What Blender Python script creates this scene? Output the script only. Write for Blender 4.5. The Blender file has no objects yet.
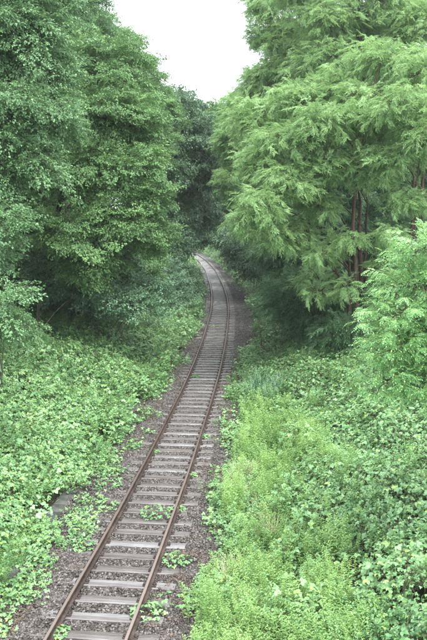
import bpy, math, random
import numpy as np
from mathutils import Vector, Matrix

# ------------------------------------------------------------------ camera, sky, sun, exposure
sc = bpy.context.scene
col = sc.collection
R = math.radians
CAM_H = 7.8
PITCH = math.atan(102 / 700.0)

cam_data = bpy.data.cameras.new("camera")
cam = bpy.data.objects.new("camera", cam_data)
col.objects.link(cam)
cam.location = (0, 0, CAM_H)
cam.rotation_euler = (R(90) - PITCH, 0, 0)
cam_data.sensor_fit = 'VERTICAL'
cam_data.sensor_height = 24.0
cam_data.lens = 24.0 * 700 / 640
cam_data.clip_start = 0.1
cam_data.clip_end = 3000
sc.camera = cam

SUN_EL, SUN_ROT = 62, 150
world = bpy.data.worlds.new("World")
sc.world = world
world.use_nodes = True
wn = world.node_tree
wn.nodes.clear()
w_out = wn.nodes.new("ShaderNodeOutputWorld")
w_bg = wn.nodes.new("ShaderNodeBackground")
w_sky = wn.nodes.new("ShaderNodeTexSky")
w_sky.sky_type = 'NISHITA'
w_sky.sun_disc = False
w_sky.sun_elevation = R(SUN_EL)
w_sky.sun_rotation = R(SUN_ROT)
w_sky.air_density = 1.0
w_sky.dust_density = 6.0
w_sky.ozone_density = 1.0
w_hsv = wn.nodes.new("ShaderNodeHueSaturation")      # an overcast sky: the same light, nearly without colour
w_hsv.inputs["Saturation"].default_value = 0.12
w_mix = wn.nodes.new("ShaderNodeMix")
w_mix.data_type = 'RGBA'
w_mix.inputs[0].default_value = 0.72
w_mix.inputs[7].default_value = (10.6, 11.4, 12.1, 1)
wn.links.new(w_sky.outputs[0], w_hsv.inputs["Color"])
wn.links.new(w_hsv.outputs[0], w_mix.inputs[6])
wn.links.new(w_mix.outputs[2], w_bg.inputs[0])
w_bg.inputs[1].default_value = 0.115
wn.links.new(w_bg.outputs[0], w_out.inputs[0])

sun_data = bpy.data.lights.new("sun", 'SUN')
sun_data.energy = 1.5
sun_data.angle = R(25)
sun_data.color = (1.0, 0.97, 0.92)
sun = bpy.data.objects.new("sun", sun_data)
col.objects.link(sun)
_sd = Vector((math.sin(R(SUN_ROT)) * math.cos(R(SUN_EL)), math.cos(R(SUN_ROT)) * math.cos(R(SUN_EL)), math.sin(R(SUN_EL))))
sun.rotation_euler = (-_sd).to_track_quat('-Z', 'Y').to_euler()

sc.view_settings.view_transform = 'Standard'
sc.view_settings.look = 'None'
sc.view_settings.exposure = 1.76
sc.view_settings.gamma = 1.0
sc.render.engine = 'CYCLES'
sc.cycles.max_bounces = 7
sc.cycles.diffuse_bounces = 3
sc.cycles.transmission_bounces = 4
sc.cycles.glossy_bounces = 2
sc.cycles.volume_bounces = 1
sc.cycles.use_adaptive_sampling = True
sc.cycles.use_denoising = True

rng = np.random.default_rng(7)
random.seed(7)

# ------------------------------------------------------------------ shared functions of the place
_d = np.array([-40, -20, 0, 12.1, 20.1, 27.9, 34.4, 44.6, 59.5, 70, 82.1, 106, 131.6, 150, 175, 200, 240, 300])
_x = np.array([-8.6, -5.9, -3.7, -2.38, -1.60, -.97, -.48, .05, .56, .62, .42, -.45, -2.16, -3.94, -7.2, -11.6, -20.5, -38])
_cf = np.polyfit(_d, _x, 7)


def xc(y):
    """x of the track's centre line at distance y"""
    y = np.asarray(y, float)
    return np.interp(y, _yy, _xs)


_yy = np.arange(-40, 300.01, 1.0)
_raw = np.interp(_yy, _d, _x)
_k = np.exp(-np.linspace(-2.2, 2.2, 17) ** 2)
_k /= _k.sum()
_pad = np.concatenate([_raw[0] + (_raw[1] - _raw[0]) * np.arange(-8, 0), _raw, _raw[-1] + (_raw[-1] - _raw[-2]) * np.arange(1, 9)])
_xs = np.convolve(_pad, _k, 'valid')

_nr = np.random.default_rng(3)
_waves = [(_nr.normal(size=2) * 1.0, _nr.uniform(0, 6.28)) for _ in range(14)]


def noise2(x, y, scale=1.0, seed=0):
    """smooth noise, about -1..1; scale = feature size in metres"""
    out = 0.0
    for i in range(7):
        (a, b), p = _waves[(i + seed) % 14]
        out = out + np.sin((x * a + y * b) * 2.2 / scale + p + seed * 1.7 + 0.8 * np.sin((x * b - y * a) * 1.3 / scale + p * 2))
    return out / 4.2


def smooth(a, b, t):
    t = np.clip((t - a) / (b - a), 0, 1)
    return t * t * (3 - 2 * t)


BALLAST = -0.245


def ground(x, y):
    x = np.asarray(x, float)
    y = np.asarray(y, float)
    s = x - xc(y)
    left = np.clip(-s - 3.0, 0, 1e9)
    right = np.clip(s - 3.3, 0, 1e9)
    hl = 7.2 * (1 - np.exp(-(left * 0.44 / 7.2) ** 1.12 * 1.15))
    hr = 7.4 * (1 - np.exp(-(right * 0.46 / 7.4) ** 1.1 * 1.15))
    h = np.where(s < 0, hl, hr)
    edge = smooth(2.2, 4.5, np.abs(s))
    h = h + edge * 0.16 * noise2(x, y, 2.2, 1) + smooth(5, 12, np.abs(s)) * 0.5 * noise2(x, y, 9, 4)
    h = h - 0.30 - 0.07 * smooth(1.9, 3.0, np.abs(s)) * (1 - edge)
    return h


def PX(px, py, z):
    """a point of the place read off the photograph at depth z (metres along the view)"""
    Xc = (px - 213.5) * z / 700.0
    Yc = -(py - 320) * z / 700.0
    c, s_ = math.cos(PITCH), math.sin(PITCH)
    return (Xc, z * c + Yc * s_, CAM_H + Yc * c - z * s_)


# ------------------------------------------------------------------ tagging and linking
def tag(o, label=None, cat=None, group=None, kind=None):
    if label:
        o['label'] = label
    if cat:
        o['category'] = cat
    if group:
        o['group'] = group
    if kind:
        o['kind'] = kind
    return o


def empty(name, loc=(0, 0, 0)):
    o = bpy.data.objects.new(name, None)
    o.location = loc
    o.empty_display_size = 0.3
    col.objects.link(o)
    return o


def mesh_data(name, v, f, mats, midx=None, smooth_=False):
    me = bpy.data.meshes.new(name)
    v = np.asarray(v, np.float32).reshape(-1, 3)
    if isinstance(f, np.ndarray):
        n = f.shape[1]
        me.vertices.add(len(v))
        me.vertices.foreach_set("co", v.ravel())
        me.loops.add(f.size)
        me.loops.foreach_set("vertex_index", f.astype(np.int32).ravel())
        me.polygons.add(len(f))
        me.polygons.foreach_set("loop_start", np.arange(0, f.size, n, dtype=np.int32))
        me.update(calc_edges=True)
    else:
        me.from_pydata(v.tolist(), [], [list(q) for q in f])
        me.update()
    for m in (mats if isinstance(mats, (list, tuple)) else [mats]):
        me.materials.append(m)
    if midx is not None:
        me.polygons.foreach_set("material_index", np.asarray(midx, np.int32))
    if smooth_:
        me.polygons.foreach_set("use_smooth", np.ones(len(me.polygons), bool))
    return me


def link(name, me, parent=None, loc=None):
    o = bpy.data.objects.new(name, me)
    col.objects.link(o)
    if parent is not None:
        o.parent = parent
    if loc is not None:
        o.location = loc
    return o


# ------------------------------------------------------------------ materials
def new_mat(name):
    m = bpy.data.materials.new(name)
    m.use_nodes = True
    nt = m.node_tree
    nt.nodes.clear()
    return m, nt


def N(nt, t, **kw):
    n = nt.nodes.new(t)
    for k, v in kw.items():
        setattr(n, k, v)
    return n


def leaf_mat(name, dark, light, rough=0.42, trans=0.3, tcol=None, spec=0.5, yellow=None, yshare=0.0):
    m, nt = new_mat(name)
    L = nt.links.new
    out = N(nt, "ShaderNodeOutputMaterial")
    info = N(nt, "ShaderNodeObjectInfo")
    geo = N(nt, "ShaderNodeNewGeometry")
    noise = N(nt, "ShaderNodeTexNoise")
    noise.inputs["Scale"].default_value = 0.55
    noise.inputs["Detail"].default_value = 3
    L(geo.outputs["Position"], noise.inputs["Vector"])
    add = N(nt, "ShaderNodeMath", operation='ADD')
    L(geo.outputs["Random Per Island"], add.inputs[0])
    L(info.outputs["Random"], add.inputs[1])
    add2 = N(nt, "ShaderNodeMath", operation='MULTIPLY_ADD')
    L(noise.outputs[0], add2.inputs[0])
    add2.inputs[1].default_value = 2.0
    L(add.outputs[0], add2.inputs[2])
    mr = N(nt, "ShaderNodeMapRange")
    mr.inputs[1].default_value = 0.7
    mr.inputs[2].default_value = 3.0
    L(add2.outputs[0], mr.inputs[0])
    mix = N(nt, "ShaderNodeMix", data_type='RGBA')
    mix.inputs[6].default_value = (*dark, 1)
    mix.inputs[7].default_value = (*light, 1)
    L(mr.outputs[0], mix.inputs[0])
    c = mix.outputs[2]
    if yellow is not None:
        gt = N(nt, "ShaderNodeMath", operation='GREATER_THAN')
        L(geo.outputs["Random Per Island"], gt.inputs[0])
        gt.inputs[1].default_value = 1 - yshare
        mix2 = N(nt, "ShaderNodeMix", data_type='RGBA')
        L(gt.outputs[0], mix2.inputs[0])
        L(c, mix2.inputs[6])
        mix2.inputs[7].default_value = (*yellow, 1)
        c = mix2.outputs[2]
    # undersides are paler
    under = N(nt, "ShaderNodeMix", data_type='RGBA')
    mulb = N(nt, "ShaderNodeMath", operation='MULTIPLY')
    L(geo.outputs["Backfacing"], mulb.inputs[0])
    mulb.inputs[1].default_value = 0.35
    L(mulb.outputs[0], under.inputs[0])
    L(c, under.inputs[6])
    under.inputs[7].default_value = (light[0] * 1.5, light[1] * 1.2, light[2] * 1.7, 1)
    p = N(nt, "ShaderNodeBsdfPrincipled")
    L(under.outputs[2], p.inputs["Base Color"])
    p.inputs["Roughness"].default_value = rough
    p.inputs["Specular IOR Level"].default_value = spec
    tr = N(nt, "ShaderNodeBsdfTranslucent")
    hs = N(nt, "ShaderNodeHueSaturation")
    hs.inputs["Hue"].default_value = 0.48
    hs.inputs["Saturation"].default_value = 1.1
    hs.inputs["Value"].default_value = 1.5
    L(c, hs.inputs["Color"])
    L(hs.outputs[0], tr.inputs[0])
    ms = N(nt, "ShaderNodeMixShader")
    ms.inputs[0].default_value = trans * .75
    L(p.outputs[0], ms.inputs[1])
    L(tr.outputs[0], ms.inputs[2])
    L(ms.outputs[0], out.inputs[0])
    return m


def rough_mat(name, cols, scale, rough=(0.6, 0.95), bump=0.3, bscale=None, stretch=(1, 1, 1), island=0.0, spec=0.4, obj_random=0.0):
    """layered noise between three colours with relief; island / obj_random shift brightness per piece"""
    m, nt = new_mat(name)
    L = nt.links.new
    out = N(nt, "ShaderNodeOutputMaterial")
    p = N(nt, "ShaderNodeBsdfPrincipled")
    tc = N(nt, "ShaderNodeTexCoord")
    mp = N(nt, "ShaderNodeMapping")
    mp.inputs["Scale"].default_value = stretch
    L(tc.outputs["Object"], mp.inputs["Vector"])
    n1 = N(nt, "ShaderNodeTexNoise")
    n1.inputs["Scale"].default_value = scale
    n1.inputs["Detail"].default_value = 8
    n1.inputs["Roughness"].default_value = 0.65
    L(mp.outputs[0], n1.inputs["Vector"])
    n2 = N(nt, "ShaderNodeTexNoise")
    n2.inputs["Scale"].default_value = scale * 0.17
    n2.inputs["Detail"].default_value = 4
    L(mp.outputs[0], n2.inputs["Vector"])
    av = N(nt, "ShaderNodeMath", operation='ADD')
    L(n1.outputs[0], av.inputs[0])
    L(n2.outputs[0], av.inputs[1])
    last = av.outputs[0]
    if island:
        geo = N(nt, "ShaderNodeNewGeometry")
        q = N(nt, "ShaderNodeMath", operation='MULTIPLY_ADD')
        L(geo.outputs["Random Per Island"], q.inputs[0])
        q.inputs[1].default_value = island
        L(last, q.inputs[2])
        last = q.outputs[0]
    if obj_random:
        inf = N(nt, "ShaderNodeObjectInfo")
        q = N(nt, "ShaderNodeMath", operation='MULTIPLY_ADD')
        L(inf.outputs["Random"], q.inputs[0])
        q.inputs[1].default_value = obj_random
        L(last, q.inputs[2])
        last = q.outputs[0]
    mr = N(nt, "ShaderNodeMapRange")
    mr.inputs[1].default_value = 0.72 + (island + obj_random) * 0.12
    mr.inputs[2].default_value = 1.28 + (island + obj_random) * 0.88
    L(last, mr.inputs[0])
    ramp = N(nt, "ShaderNodeValToRGB")
    ramp.color_ramp.elements[0].color = (*cols[0], 1)
    ramp.color_ramp.elements[1].color = (*cols[2], 1)
    e = ramp.color_ramp.elements.new(0.5)
    e.color = (*cols[1], 1)
    L(mr.outputs[0], ramp.inputs[0])
    L(ramp.outputs[0], p.inputs["Base Color"])
    mr2 = N(nt, "ShaderNodeMapRange")
    mr2.inputs[3].default_value = rough[0]
    mr2.inputs[4].default_value = rough[1]
    L(n2.outputs[0], mr2.inputs[0])
    L(mr2.outputs[0], p.inputs["Roughness"])
    p.inputs["Specular IOR Level"].default_value = spec
    b = N(nt, "ShaderNodeBump")
    b.inputs["Strength"].default_value = bump
    b.inputs["Distance"].default_value = 0.02
    n3 = N(nt, "ShaderNodeTexNoise")
    n3.inputs["Scale"].default_value = bscale or scale * 2
    n3.inputs["Detail"].default_value = 6
    L(mp.outputs[0], n3.inputs["Vector"])
    L(n3.outputs[0], b.inputs["Height"])
    L(b.outputs[0], p.inputs["Normal"])
    L(p.outputs[0], out.inputs[0])
    return m


M = {}
M['maple'] = leaf_mat("maple_leaf", (.045, .120, .046), (.170, .310, .110), yellow=(.24, .37, .10), yshare=.03, rough=.52, spec=.35)
M['ash'] = leaf_mat("pale_leaf", (.050, .125, .052), (.175, .310, .140), rough=.52, spec=.35)
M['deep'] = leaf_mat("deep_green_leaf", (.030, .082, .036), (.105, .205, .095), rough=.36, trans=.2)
M['locust'] = leaf_mat("locust_leaf", (.115, .240, .085), (.320, .500, .215), rough=.5, trans=.38)
M['locust_dark'] = leaf_mat("shaded_locust_leaf", (.026, .080, .034), (.085, .185, .078), rough=.5, trans=.3)  # locust green darkened: shade under the canopy is put into the leaf colour
M['fresh'] = leaf_mat("fresh_locust_leaf", (.090, .235, .090), (.230, .440, .180), rough=.42, trans=.38, yellow=(.36, .52, .16), yshare=.14)
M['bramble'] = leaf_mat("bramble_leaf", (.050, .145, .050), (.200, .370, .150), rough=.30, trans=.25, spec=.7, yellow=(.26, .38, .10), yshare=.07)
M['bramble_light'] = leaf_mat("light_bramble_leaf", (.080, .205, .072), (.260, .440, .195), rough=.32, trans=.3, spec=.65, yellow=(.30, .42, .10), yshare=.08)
M['weed'] = leaf_mat("goldenrod_leaf", (.095, .225, .060), (.330, .500, .180), rough=.55, trans=.35)
M['grass'] = leaf_mat("bluish_grass", (.050, .130, .058), (.130, .240, .120), rough=.5, trans=.3)
M['straw'] = leaf_mat("dry_grass", (.30, .36, .14), (.58, .56, .34), rough=.7, trans=.3)
M['shrub'] = leaf_mat("shrub_leaf", (.055, .140, .075), (.185, .320, .180), rough=.4, trans=.25)
M['litter'] = leaf_mat("dead_leaf", (.06, .036, .024), (.20, .14, .10), rough=.7, trans=.1)
M['bark'] = rough_mat("bark", [(.035, .028, .022), (.075, .06, .048), (.14, .12, .10)], 9, stretch=(1, 1, .25), bump=.8)
M['bark_red'] = rough_mat("locust_bark", [(.026, .015, .011), (.070, .038, .027), (.14, .09, .07)], 9, stretch=(1, 1, .25), bump=.9)
M['twig'] = rough_mat("twig", [(.04, .035, .02), (.09, .075, .045), (.15, .13, .08)], 12)
M['soil'] = rough_mat("leafy_soil", [(.012, .016, .008), (.03, .034, .016), (.06, .055, .03)], 3.0, bump=1.0)
M['bed'] = rough_mat("trackbed_gravel", [(.015, .013, .012), (.042, .037, .034), (.14, .13, .126)], 26, bump=1.0, bscale=34)
M['stone'] = rough_mat("ballast_stone", [(.018, .014, .012), (.046, .037, .032), (.19, .172, .163)], 9, bump=.4, island=1.0, rough=(.45, .8), spec=.5)
M['sleeper'] = rough_mat("weathered_sleeper", [(.045, .033, .028), (.115, .100, .097), (.225, .220, .225)], 8, bump=.8, bscale=20, stretch=(.16, 2.2, 1), rough=(.17, .38), spec=.9, obj_random=.35)
M['rust'] = rough_mat("rusty_rail", [(.018, .011, .009), (.040, .025, .020), (.085, .058, .048)], 14, bump=.25, rough=(.5, .8))
M['concrete'] = rough_mat("wet_concrete", [(.022, .024, .022), (.052, .055, .051), (.11, .108, .10)], 5, bump=.3, rough=(.35, .8), obj_random=.3)
mt, nt = new_mat("worn_rail_head")
_o = N(nt, "ShaderNodeOutputMaterial")
_p = N(nt, "ShaderNodeBsdfPrincipled")
_n = N(nt, "ShaderNodeTexNoise")
_n.inputs["Scale"].default_value = 6
_r = N(nt, "ShaderNodeValToRGB")
_r.color_ramp.elements[0].color = (.12, .075, .06, 1)
_r.color_ramp.elements[1].color = (.30, .24, .215, 1)
_r.color_ramp.elements[0].position = .35
_r.color_ramp.elements[1].position = .65
nt.links.new(_n.outputs[0], _r.inputs[0])
nt.links.new(_r.outputs[0], _p.inputs["Base Color"])
_p.inputs["Metallic"].default_value = 0.55
_p.inputs["Roughness"].default_value = 0.38
nt.links.new(_p.outputs[0], _o.inputs[0])
M['head'] = mt

# ------------------------------------------------------------------ little geometry kit (numpy)
def rotx(a):
    c, s_ = math.cos(a), math.sin(a)
    return np.array([[1, 0, 0], [0, c, -s_], [0, s_, c]])


def roty(a):
    c, s_ = math.cos(a), math.sin(a)
    return np.array([[c, 0, s_], [0, 1, 0], [-s_, 0, c]])


def rotz(a):
    c, s_ = math.cos(a), math.sin(a)
    return np.array([[c, -s_, 0], [s_, c, 0], [0, 0, 1]])


def frame(d, up=(0, 0, 1)):
    d = np.asarray(d, float)
    d = d / (np.linalg.norm(d) + 1e-9)
    x = np.cross(d, up)
    n = np.linalg.norm(x)
    x = np.array([1., 0, 0]) if n < 1e-5 else x / n
    z = np.cross(x, d)
    return np.stack([x, d, z], 1)


class Buf:
    """triangles with a material slot each"""
    def __init__(self):
        self.v, self.f, self.m, self.n = [], [], [], 0

    def add(self, v, f, m=0):
        self.v.append(v)
        self.f.append(f + self.n)
        self.m.append(np.full(len(f), m))
        self.n += len(v)

    def mesh(self, name, mats, smooth_=False):
        return mesh_data(name, np.concatenate(self.v), np.concatenate(self.f), mats, np.concatenate(self.m), smooth_)


def leaf_shape(kind, L=1.0, W=0.5, fold=0.18, droop=0.12):
    """a leaf lying along +Y, face up; creased down the midrib and bent at the tip"""
    if kind == 'quad':
        v = np.array([[0, 0, 0], [-W / 2, L * .5, fold * W], [0, L, -droop * L], [W / 2, L * .5, fold * W]])
        f = np.array([[0, 2, 1], [0, 3, 2]])
    else:
        v = np.array([[0, 0, 0], [0, L * .55, .02 * L], [0, L, -droop * L],
                      [-W * .46, L * .28, fold * W], [-W * .42, L * .66, fold * W * .8],
                      [W * .46, L * .28, fold * W], [W * .42, L * .66, fold * W * .8]])
        f = np.array([[0, 1, 3], [3, 1, 4], [4, 1, 2], [0, 5, 1], [5, 6, 1], [6, 2, 1]])
    return v, f


def tube(buf, pts, radii, sides=5, m=0):
    pts = np.asarray(pts, float)
    n = len(pts)
    t = np.gradient(pts, axis=0)
    t /= np.linalg.norm(t, axis=1)[:, None] + 1e-9
    ref = np.array([0.31, 0.95, 0.05])
    a = np.cross(t, ref)
    a /= np.linalg.norm(a, axis=1)[:, None] + 1e-9
    b = np.cross(t, a)
    ang = np.arange(sides) * 2 * math.pi / sides
    v = pts[:, None, :] + np.asarray(radii)[:, None, None] * (np.cos(ang)[None, :, None] * a[:, None, :] + np.sin(ang)[None, :, None] * b[:, None, :])
    v = v.reshape(-1, 3)
    f = []
    for i in range(n - 1):
        for j in range(sides):
            p, q = i * sides + j, i * sides + (j + 1) % sides
            f += [[p, q, q + sides], [p, q + sides, p + sides]]
    buf.add(v, np.array(f), m)


def curve3(a, b, bend, n=6):
    """points from a to b with a sideways bend vector"""
    a, b, bend = (np.asarray(q, float) for q in (a, b, bend))
    t = np.linspace(0, 1, n)[:, None]
    return a + (b - a) * t + bend * (4 * t * (1 - t))


# ------------------------------------------------------------------ sprays and plant pieces used by the crowns
G = np.random.default_rng(11)


def u(a, b):
    return G.uniform(a, b)


def spray_broad(L=0.75, leaf=0.115, n=34, wid=0.62, mats=('maple',), droop=.28):
    b = Buf()
    main = curve3((0, 0, 0), (0, L, -droop * L), (u(-.05, .05), 0, .06 * L), 5)
    tube(b, main, np.linspace(.006, .002, 5), 3, 1)
    for i in range(n):
        t = u(.12, 1.0)
        c = np.array([0, L * t, -droop * L * t * t])
        side = G.choice([-1, 1])
        off = side * wid * .5 * G.random() ** .7 * (1.15 - .6 * t)
        c = c + np.array([off, abs(off) * .35, -abs(off) * .35 + u(-.07, .06)])
        yaw = -side * u(.1, 1.3) * (1 if t < .9 else .3) + u(-.3, .3)
        s_ = leaf * u(.7, 1.2)
        v, f = leaf_shape('oval', s_, s_ * u(.62, .85), .16, .2)
        Rm = rotz(yaw) @ rotx(u(-.85, .1)) @ roty(u(-.55, .55))
        b.add(v @ Rm.T + c, f, 0)
    return b.mesh("broad_spray", [M[mats[0]], M['twig']])


def compound_leaf(b, base, Rm, L, pairs, lf, w, kind='quad', m=0, curl=.5):
    """a pinnate leaf: leaflets in pairs on an arching midrib"""
    T = []
    for i in range(pairs):
        t = (i + 1.2) / (pairs + .6)
        y = L * t * (1 - .06 * t)
        zc = -curl * L * t * t * .7
        sz = lf * (1 - .35 * abs(t - .5) * 2 * .6) * u(.85, 1.1)
        for sd in (-1, 1):
            v, f = leaf_shape(kind, sz, w * sz / lf, .15, .1)
            v = v @ (rotz(-sd * u(1.0, 1.35)) @ roty(sd * u(-.1, .45)) @ rotx(u(-.3, .15))).T + np.array([0, y, zc])
            T.append((v, f))
    v, f = leaf_shape(kind, lf * 1.05, w, .15, .1)
    T.append((v @ rotx(-.5).T + np.array([0, L, -curl * L * .7]), f))
    for v, f in T:
        b.add(v @ Rm.T + base, f, m)


def spray_pinnate(L=0.7, leaf_len=.24, pairs=7, lf=.045, w=.02, n=10, mat='locust', kind='quad', droop=.45, lift=0.0):
    b = Buf()
    pts = np.array([[0, L * t, -droop * L * t * t + lift * t] for t in np.linspace(0, 1, 6)])
    pts[:, 0] += np.linspace(0, 1, 6) ** 2 * u(-.08, .08)
    tube(b, pts, np.linspace(.007, .002, 6), 3, 1)
    for i in range(n):
        t = .12 + .88 * (i + .5) / n
        c = np.array([np.interp(t, np.linspace(0, 1, 6), pts[:, k]) for k in range(3)])
        sd = 1 if i % 2 else -1
        Rm = rotz(-sd * u(.55, 1.25) * (1 - .5 * t)) @ rotx(u(-.55, .15)) @ roty(u(-.35, .35))
        compound_leaf(b, c, Rm, leaf_len * u(.75, 1.15), pairs, lf, w, kind, 0, u(.1, .65))
    return b.mesh("pinnate_spray", [M[mat], M['twig']])


def patch_bramble(n=34, rad=.42, lf=.078, mat='bramble', high=.34, tilt=.5):
    """a piece of bramble cover: three-part leaves held up on canes"""
    b = Buf()
    for k in range(5):
        a = u(0, 6.28)
        p = np.array([math.cos(a), math.sin(a), 0]) * rad * u(.6, 1.2)
        tube(b, curve3(-p * u(.2, .8) + [0, 0, -.1], p + [0, 0, u(.0, .2)], (0, 0, high * u(.4, 1)), 5), np.linspace(.005, .0025, 5), 3, 1)
    for i in range(n):
        a, r = u(0, 6.28), rad * math.sqrt(G.random()) * 1.1
        c = np.array([math.cos(a) * r, math.sin(a) * r, u(.0, high)])
        Rm = rotz(u(0, 6.28)) @ rotx(u(-tilt, tilt * .5)) @ roty(u(-tilt, tilt) * .8)
        s_ = lf * u(.65, 1.3)
        for yaw, q in ((0, 1.12), (1.25, .9), (-1.25, .9)):
            v, f = leaf_shape('oval', s_ * q, s_ * q * u(.66, .82), .13, .16)
            v = v @ (rotz(yaw) @ rotx(u(-.25, .15))).T
            b.add(v @ Rm.T + c, f, 0)
    return b.mesh("bramble_patch", [M[mat], M['twig']])


def patch_stems(n=11, h=.75, rad=.24, mat='weed', leaves=38, ll=.075, lw=.016):
    """upright leafy stems, narrow leaves all the way up"""
    b = Buf()
    for k in range(n):
        a, r = u(0, 6.28), rad * math.sqrt(G.random())
        base = np.array([math.cos(a) * r, math.sin(a) * r, -.05])
        hh = h * u(.65, 1.15)
        top = base + np.array([u(-.16, .16), u(-.16, .16), hh])
        pts = curve3(base, top, (u(-.04, .04), u(-.04, .04), 0), 5)
        tube(b, pts, np.linspace(.004, .0015, 5), 3, 0)
        for i in range(leaves):
            t = .2 + .8 * (i / leaves)
            c = np.array([np.interp(t, np.linspace(0, 1, 5), pts[:, q]) for q in range(3)])
            s_ = ll * (1.3 - .7 * t) * u(.8, 1.2)
            v, f = leaf_shape('quad', s_, lw * u(.8, 1.3) * (1.2 - .3 * t), .2, .3)
            b.add(v @ (rotz(i * 2.4 + u(-.4, .4)) @ rotx(u(.1, .75))).T + c, f, 0)
    return b.mesh("stem_patch", [M[mat]])


def patch_blades(n=60, h=.8, rad=.16, mat='grass', w=.012, lean=.5, seg=4):
    b = Buf()
    for k in range(n):
        a, r = u(0, 6.28), rad * math.sqrt(G.random())
        base = np.array([math.cos(a) * r, math.sin(a) * r, -.03])
        hh, ln, az = h * u(.55, 1.1), lean * u(.3, 1.3), a + u(-.8, .8)
        t = np.linspace(0, 1, seg + 1)
        cx = base[0] + math.cos(az) * hh * ln * t ** 2
        cy = base[1] + math.sin(az) * hh * ln * t ** 2
        cz = base[2] + hh * t * (1 - .28 * ln * t)
        ww = w * (1 - t ** 1.6) + .001
        px, py = -math.sin(az), math.cos(az)
        v = np.concatenate([np.stack([cx - px * ww, cy - py * ww, cz], 1), np.stack([cx + px * ww, cy + py * ww, cz], 1)])
        f = []
        for i in range(seg):
            f += [[i, i + seg + 1, i + seg + 2], [i, i + seg + 2, i + 1]]
        b.add(v, np.array(f), 0)
    return b.mesh("blade_patch", [M[mat]])


_ICO_V = np.array([[0, 0, 1], [.894, 0, .447], [.276, .851, .447], [-.724, .526, .447], [-.724, -.526, .447], [.276, -.851, .447],
                   [.724, .526, -.447], [-.276, .851, -.447], [-.894, 0, -.447], [-.276, -.851, -.447], [.724, -.526, -.447], [0, 0, -1]])
_ICO_F = np.array([[0, 1, 2], [0, 2, 3], [0, 3, 4], [0, 4, 5], [0, 5, 1], [1, 6, 2], [2, 7, 3], [3, 8, 4], [4, 9, 5], [5, 10, 1],
                   [6, 7, 2], [7, 8, 3], [8, 9, 4], [9, 10, 5], [10, 6, 1], [11, 7, 6], [11, 8, 7], [11, 9, 8], [11, 10, 9], [11, 6, 10]])


def patch_stones(n=190, size=.55):
    b = Buf()
    for k in range(n):
        s_ = u(.016, .036)
        v = _ICO_V * (1 + G.uniform(-.28, .28, (12, 1))) * np.array([u(.8, 1.35), u(.7, 1.1), u(.5, .85)]) * s_
        Rm = rotz(u(0, 6.28)) @ rotx(u(-.6, .6))
        b.add(v @ Rm.T + np.array([u(-.5, .5) * size, u(-.5, .5) * size, u(-.02, .018)]), _ICO_F, 0)
    return b.mesh("stone_patch", [M['stone']])


# ------------------------------------------------------------------ scatter with geometry nodes: points carry euler / scale / which piece
_groups = {}


def gn_group(key, meshes):
    if key in _groups:
        return _groups[key]
    ng = bpy.data.node_groups.new("scatter_" + key, 'GeometryNodeTree')
    ng.interface.new_socket(name="Geometry", in_out='INPUT', socket_type='NodeSocketGeometry')
    ng.interface.new_socket(name="Geometry", in_out='OUTPUT', socket_type='NodeSocketGeometry')
    L = ng.links.new
    gi = ng.nodes.new("NodeGroupInput")
    go = ng.nodes.new("NodeGroupOutput")
    iop = ng.nodes.new("GeometryNodeInstanceOnPoints")
    L(gi.outputs[0], iop.inputs["Points"])
    join = ng.nodes.new("GeometryNodeJoinGeometry")
    for me in meshes:
        o = bpy.data.objects.new(key + "_piece", me)
        oi = ng.nodes.new("GeometryNodeObjectInfo")
        oi.inputs["Object"].default_value = o
        oi.inputs["As Instance"].default_value = False
        g2i = ng.nodes.new("GeometryNodeGeometryToInstance")
        L(oi.outputs["Geometry"], g2i.inputs[0])
        L(g2i.outputs[0], join.inputs[0])
    L(join.outputs[0], iop.inputs["Instance"])
    iop.inputs["Pick Instance"].default_value = True

    def attr(nm, t):
        a = ng.nodes.new("GeometryNodeInputNamedAttribute")
        a.data_type = t
        a.inputs["Name"].default_value = nm
        return a.outputs["Attribute"]
    L(attr("which", 'INT'), iop.inputs["Instance Index"])
    e2r = ng.nodes.new("FunctionNodeEulerToRotation")
    L(attr("euler", 'FLOAT_VECTOR'), e2r.inputs[0])
    L(e2r.outputs[0], iop.inputs["Rotation"])
    L(attr("size", 'FLOAT_VECTOR'), iop.inputs["Scale"])
    L(iop.outputs[0], go.inputs[0])
    _groups[key] = ng
    return ng


def euler_of(Rm):
    y = -np.arcsin(np.clip(Rm[:, 2, 0], -1, 1))
    x = np.arctan2(Rm[:, 2, 1], Rm[:, 2, 2])
    z = np.arctan2(Rm[:, 1, 0], Rm[:, 0, 0])
    return np.stack([x, y, z], 1)


def frames(d, roll=0.0):
    d = d / (np.linalg.norm(d, axis=1)[:, None] + 1e-9)
    x = np.cross(d, np.array([0, 0, 1.0]))
    x /= np.linalg.norm(x, axis=1)[:, None] + 1e-6
    z = np.cross(x, d)
    r = np.asarray(roll)[:, None]
    x2 = x * np.cos(r) + z * np.sin(r)
    z2 = np.cross(x2, d)
    return np.stack([x2, d, z2], 2)


def scatter(name, key, meshes, pos, eul, size, parent=None, which=None):
    n = len(pos)
    me = bpy.data.meshes.new(name)
    me.vertices.add(n)
    me.vertices.foreach_set("co", np.asarray(pos, np.float32).ravel())
    a = me.attributes.new("euler", 'FLOAT_VECTOR', 'POINT')
    a.data.foreach_set("vector", np.asarray(eul, np.float32).ravel())
    a = me.attributes.new("size", 'FLOAT_VECTOR', 'POINT')
    size = np.asarray(size, np.float32)
    if size.ndim == 1:
        size = np.repeat(size[:, None], 3, 1)
    a.data.foreach_set("vector", size.ravel())
    a = me.attributes.new("which", 'INT', 'POINT')
    a.data.foreach_set("value", rng.integers(0, len(meshes), n).astype(np.int32) if which is None else which.astype(np.int32))
    o = link(name, me, parent)
    md = o.modifiers.new("scatter", 'NODES')
    md.node_group = gn_group(key, meshes)
    return o


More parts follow.
